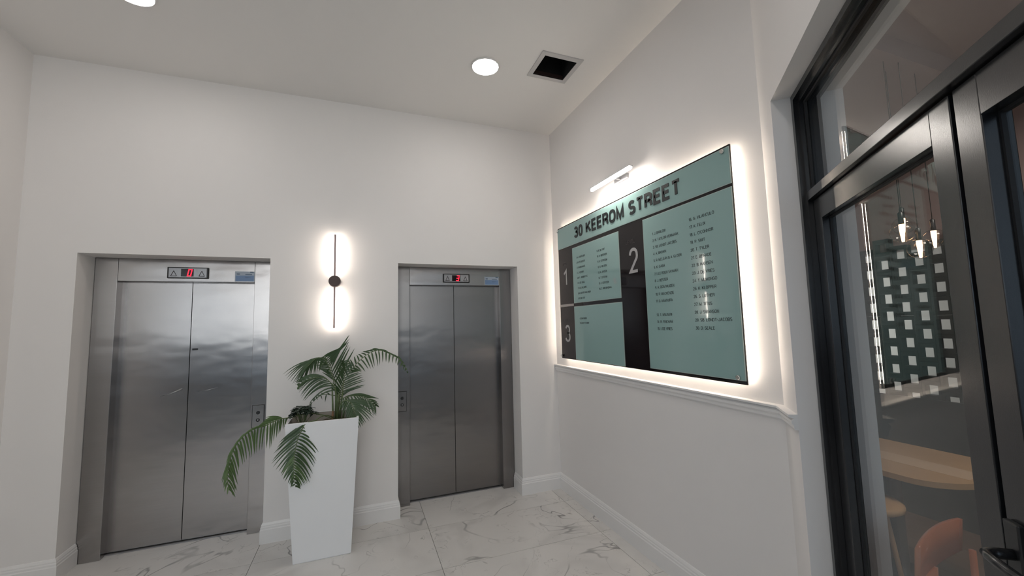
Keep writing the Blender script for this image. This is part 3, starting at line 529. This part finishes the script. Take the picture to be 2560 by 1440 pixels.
def lerp_path(P, t):
    x = t*(len(P)-1); i = min(int(x), len(P)-2); f = x-i
    # catmull-rom
    p0 = Vector(P[max(i-1,0)]); p1 = Vector(P[i]); p2 = Vector(P[i+1]); p3 = Vector(P[min(i+2,len(P)-1)])
    return .5*((2*p1)+(-p0+p2)*f+(2*p0-5*p1+4*p2-p3)*f*f+(-p0+3*p1-3*p2+p3)*f*f*f)
def key_tip(K, t):
    if t <= K[0][0]: return Vector(K[0][1:])
    for a,b in zip(K,K[1:]):
        if t <= b[0]:
            f = (t-a[0])/(b[0]-a[0]); return Vector(a[1:]).lerp(Vector(b[1:]), f)
    return Vector(K[-1][1:])
palm = root('areca_palm', (-2.04,-.25,.90), 'feathery green palm arching out of the white planter', 'plant')
BASE = Vector((-2.03,-.25,.90)); camp = Vector((-1.8783,-3.7242,1.6208))
def leaflet(mb, a, b, w, bow, rnd):
    L = (b-a).length; c = (a+b)/2 + Vector((0,0,1))*L*bow*1.6 + Vector((rnd.uniform(-.04,.04),rnd.uniform(-.05,.05),0))*L
    view = (a-camp).normalized(); n = 7; vs = []
    for i in range(n+1):
        t = i/n; p = a*(1-t)**2+c*2*t*(1-t)+b*t*t; d = ((c-a)*(1-t)+(b-c)*t).normalized()
        s = d.cross(view+Vector((rnd.uniform(-.15,.15),)*3)).normalized(); ww = w*(min(1,.35+t*3.2))*(1-t**2.2)**.8*.5+.0003
        up_ = s.cross(d).normalized()*ww*.35
        vs += [p-s*ww+up_, p, p+s*ww+up_]
    fs = []
    for i in range(n):
        for k in (0,1): fs.append((i*3+k,i*3+k+1,i*3+k+4,i*3+k+3))
    mb.add(vs, fs, 0, True)
for fi,(R,KL,KR,n,w,bow) in enumerate(FRONDS):
    rnd = random.Random(fi+1)
    pts = [lerp_path(R, i/30) for i in range(31)]
    a = pts[0]; stemp = [] if (a-BASE).length < .02 else [BASE+Vector((rnd.uniform(-.02,.02),rnd.uniform(-.02,.02),0)), (BASE+a)/2+Vector((0,0,.03 if fi<2 else .0)), a]
    if fi in (0,1):
        mid = (BASE+a)/2; mid.z = max(a.z,BASE.z)+.05; stemp = [BASE, mid, a]
    path = ([stemp[0]*(1-t)**2+stemp[1]*2*t*(1-t)+stemp[2]*t*t for t in [i/6 for i in range(6)]] if stemp else [])+pts
    m_ = 'leaf_light' if fi in (1,) else 'leaf'
    fr = part('frond', MB().tube(path, [.0042*(1-.72*i/(len(path)-1)) for i in range(len(path))], 6), 'stem', palm)
    for side,K in ((0,KL),(1,KR)):
        for i in range(n):
            t = (i+.5*side+.25)/n
            if t < K[0][0]-.03: continue
            a = lerp_path(R, min(.995,t*.97+.02)); b = key_tip(K, t)
            if (b-a).length < .012: b = a+Vector((0,0,-.03))
            b = b+Vector((rnd.uniform(-1,1),rnd.uniform(-1,1),rnd.uniform(-1,1)))*.007
            mb = MB(); leaflet(mb, a, b, w*rnd.uniform(.85,1.15), bow if fi!=0 else bow*(1 if side else .5), rnd)
            part('leaflet', mb, m_ if fi!=0 or t<.55 else ('leaf_light' if rnd.random()<.35 else 'leaf'), fr)
for k,(dx,dy,h,tl) in enumerate(((-.035,0,.30,-.012),(-.02,.02,.26,0),(-.005,-.01,.22,.01),(.012,.01,.24,.02),(.03,0,.19,.035))):
    p = BASE+Vector((dx,dy,0)); part('stem', MB().tube([p, p+Vector((tl*.4,0,h*.5)), p+Vector((tl,0,h))], [.0075,.006,.0045], 8), 'stem', palm)
part('sheath', MB().tube([(-2.072,-.26,.895),(-2.070,-.26,.94),(-2.066,-.26,.992)], [.012,.010,.005], 8), 'sheath', palm, 'dry brown sheath at the base')

sp = root('umbrella_plant', (-2.262,-.33,.9), 'small dark bushy plant in the front left of the white planter', 'plant')
rnd = random.Random(11)
lm = MB(); n = 5; vs = []
for i in range(n+1):
    t = i/n; ww = .0105*math.sin(math.pi*min(1,t*.93+.07))**.7; vs += [(-ww,t*.042,.002-.006*t*t),(0,t*.042,-.006*t*t-.001),(ww,t*.042,.002-.006*t*t)]
lm.add(vs, [(i*3+k,i*3+k+1,i*3+k+4,i*3+k+3) for i in range(n) for k in (0,1)], 0, True); leafmesh = lm.mesh('leaf','leaf_dark')
for s_ in range(24):
    an = rnd.uniform(0,6.28); rr = rnd.uniform(.01,.088); hx = -2.262+rr*math.cos(an)*1.05; hy = -.335+rr*math.sin(an)*.8; hz = 1.062-rr*.5+rnd.uniform(-.022,.012)
    part('twig', MB().tube([(-2.262+rnd.uniform(-.02,.02),-.33,.893),((-2.262+hx)/2,(-.33+hy)/2,(.9+hz)/2+.01),(hx,hy,hz)], [.0022,.0018,.0012], 5), 'stem', sp)
    m = rnd.choice((6,7,7)); a0 = rnd.uniform(0,6)
    for j in range(m):
        o = bpy.data.objects.new('leaf', leafmesh); COL.objects.link(o); o.parent = sp
        o.location = (hx+2.262, hy+.33, hz-.9); o.rotation_euler = (rnd.uniform(-.75,.05),rnd.uniform(-.3,.3),a0+6.283*j/m); s = rnd.uniform(.8,1.15); o.scale = (s,s,s)

# ================================================================ glazed shopfront
d1 = root('door_1', mtx=SM, kind='structure'); d1['label'] = 'black framed glazed shopfront doors with a glass transom light above'
S0, S1, ZT = .207, 1.998, 2.601
def lp_(name, mb, mats, parent, **k): return part(name, mb, mats, parent, **k)
of = MB().box(S0,S0+.028,.076,.170,0,ZT).box(S0+.028,S0+.050,.092,.170,0,ZT).box(S1-.05,S1,.076,.17,0,ZT)
of.box(S0+.028,S1-.05,.076,.170,ZT-.026,ZT).box(S0+.05,S1-.05,.092,.170,ZT-.048,ZT-.026)
part('outer_frame', of, 'frame', d1)
tb = MB().box(S0+.05,S1-.05,.090,.165,2.112,2.150, bev=.002)
part('transom_bar', tb, 'frame', d1)
part('glazing_bead', MB().box(S0+.05,S1-.05,.108,.118,2.150,2.160).box(S0+.05,S0+.060,.108,.118,2.160,2.553).box(S0+.06,S1-.05,.108,.118,2.543,2.553), 'gasket', d1)
part('transom_pane', MB().box(S0+.05,S1-.05,.120,.126,2.150,2.556), 'glass', d1)
def leaf(sa, sb, hand):
    lf = part('door_leaf', MB().box(sa,sa+.072,.110,.158,.01,2.108, bev=.002).box(sb-.072,sb,.110,.158,.01,2.108, bev=.002).box(sa+.072,sb-.072,.110,.158,2.020,2.108, bev=.001).box(sa+.072,sb-.072,.110,.158,.01,.13, bev=.001), 'frame', d1)
    g = MB(); a,b,c,d = sa+.072, sb-.072, .13, 2.020
    g.box(a,a+.006,.136,.144,c,d).box(b-.006,b,.136,.144,c,d).box(a+.006,b-.006,.136,.144,d-.006,d).box(a+.006,b-.006,.136,.144,c,c+.006)
    part('gasket', g, 'gasket', lf)
    part('pane', MB().box(a,b,.1445,.1505,c,d), 'glass', lf); return lf
l1 = leaf(.259,1.117,1)
part('meeting_stile_seal', MB().box(1.118,1.130,.128,.150,.01,2.108), 'gasket', d1)
l2 = leaf(1.131,1.945,0)
part('lock_plate', MB().box(1.140,1.178,.098,.110,.98,1.212, bev=.003), 'black', l2)
part('handle', MB().tube([(1.158,.105,1.150),(1.160,.070,1.150),(1.166,.055,1.150),(1.185,.050,1.150),(1.300,.050,1.150)], [.010,.010,.0095,.009,.009], 12), 'frame', l2)

# ================================================================ restaurant behind the glass
XB = 2.4
solo('floor_restaurant', MB().prism([sw(0,.27,0)[:2],sw(2.3,.27,0)[:2],(0,-5.2),(4,-5.2),(4,.3),(.152,.3)][::1],-.1,-.012), 'grout', kind='structure')
fr_ = bpy.data.objects['floor_restaurant']
for i in range(22):
    x0 = .2+i*.14
    part('floor_board', MB().box(x0+.001,x0+.139,max(-5.1,-2.47-1.15*(x0-.15)-.2 if x0<.0 else -5.1) if x0>1.3 else sw(0,.27,0)[1]-.0,.28,-.012,0), 'rfloor', fr_)
for i in range(10):
    x0 = .2-.0+i*.14
    yb_ = -5.1 if x0>.6 else -3.0-(x0-.2)*1.5
    part('floor_board', MB().box(x0+.001,x0+.139,max(-5.1,yb_),sw(0,.27,0)[1]-.002,-.012,0), 'rfloor', fr_)
solo('ceiling_restaurant', MB().prism([sw(0,.27,0)[:2],sw(2.3,.27,0)[:2],(0,-5.2),(4,-5.2),(4,.3),(.152,.3)],3.3,3.4), 'rwall', kind='structure')
solo('wall_restaurant_back', MB().box(3.9,4.0,-5.2,.3,0,3.3).box(.152,4.0,.2,.3,0,3.3).box(0,4.0,-5.3,-5.2,0,3.3), 'rlit', kind='structure')
for i,y in enumerate((-.6,-1.5,-2.4,-3.3)):
    solo('trim_%d'%(i+2), MB().box(.2,3.9,y,y+.07,3.18,3.3), 'rwall', kind='structure')
solo('wall_restaurant_bulkhead', MB().box(XB+.08,XB+.18,-5.2,.2,2.17,3.3), 'rwall', kind='structure')
solo('wall_restaurant_wainscot', MB().box(XB-.03,XB-.002,-5.2,.2,0,.940).box(XB-.002,XB+.08,-5.2,.2,0,.861), 'wains', kind='structure')
bs = root('block_screen', (XB,-2.0,.862), 'dark green staggered screen of hollow blocks on the low restaurant wall', 'screen')
PX, PZ = .1164, .1491
hb = MB(); hw, hh, dpt = .0405, .040, .07
a, b = PX/2-.0006, PZ/2-.0006
hb.box(0,dpt,-a,-hw,-b,b).box(0,dpt,hw,a,-b,b).box(0,dpt,-hw,hw,-b,-hh).box(0,dpt,-hw,hw,hh,b)
hm = hb.mesh('block','block')
for c in range(-11,18):
    y = -1.595-PX*c; ph = 0 if c%2==0 else -.5
    for kz in range(10):
        z = 2.204-PZ*(kz-ph) if c%2==0 else 2.130-PZ*kz
        if c%4==2 and kz==0: continue
        if z < .93: continue
        o = bpy.data.objects.new('block', hm); COL.objects.link(o); o.parent = bs; o.location = (0, y+2.0, z-.862)
    zb = .862
# leafy plant behind the screen
bpz = root('leafy_plant', (2.75,-2.15,0), 'leafy plant showing dark through the openings of the block screen', 'plant')
part('pot', MB().lathe([(.10,0),(.14,.28),(.13,.28),(.12,.25)], (2.75,-2.15,0)), 'bronze', bpz)
rb = random.Random(5)
for i in range(22):
    an = rb.uniform(0,6.28); L = rb.uniform(.12,.28); z = rb.uniform(.8,1.3); p = Vector((2.75,-2.15,z-.12)); q_ = p+Vector((math.cos(an)*L,math.sin(an)*L,rb.uniform(-.05,.15)))
    mb = MB(); leaflet(mb, p, q_, .05, .2, rb); part('leaf', mb, 'leaf_dark', bpz)
part('stalk', MB().tube([(2.75,-2.15,.25),(2.745,-2.15,.7),(2.75,-2.15,1.2)], .012), 'stem', bpz)

# dining table with a rounded end
tt = root('dining_table', (1.25,-1.75,0), 'round-ended oak table with pale stripe behind the glass door', 'table')
def stad(x0,x1,y0,y1,n=20):
    r = (x1-x0)/2; cx = (x0+x1)/2; P = []
    for i in range(n+1):
        a = math.pi+math.pi*i/n; P.append((cx+r*math.cos(a), y0+r*.62+r*.62*math.sin(a)))
    P += [(x1,y1),(x0,y1)]; return P
part('table_top', MB().prism(stad(.905,1.62,-2.56,-1.0),.712,.742), 'wood', tt)
part('inlay', MB().box(1.13,1.30,-2.50,-1.0,.742,.7435), 'wood2', tt)
part('pedestal', MB().lathe([(.24,0),(.24,.012),(.05,.03),(.035,.06),(.035,.70),(.11,.711)], (1.26,-2.1,0)), 'frame', tt)
part('pedestal', MB().lathe([(.24,0),(.24,.012),(.05,.03),(.035,.06),(.035,.70),(.11,.711)], (1.26,-1.3,0)), 'frame', tt)
stl = root('bar_stool', (.79,-2.20,0), 'round wooden stool seat half hidden by the door frame', 'stool')
part('seat', MB().lathe([(.0,.56),(.15,.56),(.165,.57),(.165,.59),(.15,.60),(0,.602)], (.79,-2.20,0), n=28), 'wood', stl)
for a in range(4):
    an = math.pi/4+a*math.pi/2; part('leg', MB().tube([(.79+.08*math.cos(an),-2.20+.08*math.sin(an),.56),(.79+.15*math.cos(an),-2.20+.15*math.sin(an),0)], .012, 8), 'wood', stl)

# chair with a curved plywood back
CY = -2.785; CX = .115
ch = root('dining_chair', (CX,CY,0), 'orange-brown wooden dining chair with curved backrest near the glass door', 'chair')
ax = Vector((1,.14,0)).normalized(); ay = Vector((ax.y,-ax.x,0))     # ax: across, ay: towards the front of the seat
def cw(u,v,z): return (CX+ax.x*u+ay.x*v, CY+ax.y*u+ay.y*v, z)
def curved(mb, u0,u1, zlo, zhi, th=.014, n=14, depth=.014):
    vs = []
    for i in range(n+1):
        u = u0+(u1-u0)*i/n; t = (u/(.21)); v = depth*t*t
        vs += [cw(u,v,zlo(t)),cw(u,v+th,zlo(t)),cw(u,v+th+.01,zhi(t)),cw(u,v+.01,zhi(t))]
    fs = [(i*4+k, i*4+(k+1)%4, i*4+4+(k+1)%4, i*4+4+k) for i in range(n) for k in range(4)]+[(3,2,1,0),tuple(len(vs)-4+k for k in range(4))]
    mb.add(vs, fs, 0, True)
mb = MB(); curved(mb,-.21,.21, lambda t:.70-.0*t, lambda t:.832-.012*t*t); part('backrest', mb, 'chair', ch)
mb = MB(); curved(mb,-.20,-.03, lambda t:.44, lambda t:.705); part('back_panel', mb, 'chair', ch)
part('seat', MB().prism([cw(-.2,.06,0)[:2],cw(.2,.06,0)[:2],cw(.215,.44,0)[:2],cw(.12,.48,0)[:2],cw(-.12,.48,0)[:2],cw(-.215,.44,0)[:2]],.440,.460), 'chair', ch)
for u,v,zt in ((-.19,.06,.72),(.19,.06,.72),(-.18,.42,.44),(.18,.42,.44)):
    part('leg', MB().tube([cw(u,v,zt),cw(u*1.03,v*.9 if v<.1 else v,0)], [.011,.013], 8), 'chair', ch)

# pendant lamps
for i,(x,y,z0,z1) in enumerate([(1.131,-2.34,2.157,2.050),(1.516,-2.1715,2.263,2.165),(1.238,-2.364,2.060,1.955),(1.518,-2.317,2.147,2.036)]):
    labs = ['glass globe pendant lamp with glowing cone, leftmost of the cluster','glass globe pendant lamp with glowing cone, highest at the back of the cluster','glass globe pendant lamp with glowing cone, lowest in the middle of the cluster','glass globe pendant lamp with glowing cone, rightmost of the cluster']
    p = root('pendant_lamp', (x,y,3.3), labs[i], 'pendant lamp', 'pendant lamps over the restaurant table')
    part('cable', MB().tube([(x,y,3.3),(x,y,z0+.07)], .0022, 6), 'cable', p)
    part('socket', MB().lathe([(.004,.075),(.013,.065),(.013,.0),(.010,-.004)], (x,y,z0), n=16), 'black', p)
    part('light_cone', MB().lathe([(.0135,-.004),(.013,-.03),(.0065,-(z0-z1)),(.003,-(z0-z1)-.002)], (x,y,z0), n=14), 'candle', p)
    gr = .058; prof = [(max(.012,gr*math.sin(a)), gr*math.cos(a)) for a in [math.pi*(.05+.95*k/16) for k in range(17)]]
    part('glass_globe', MB().lathe(prof, (x,y,z0-.052), n=28), 'bulb_glass', p)
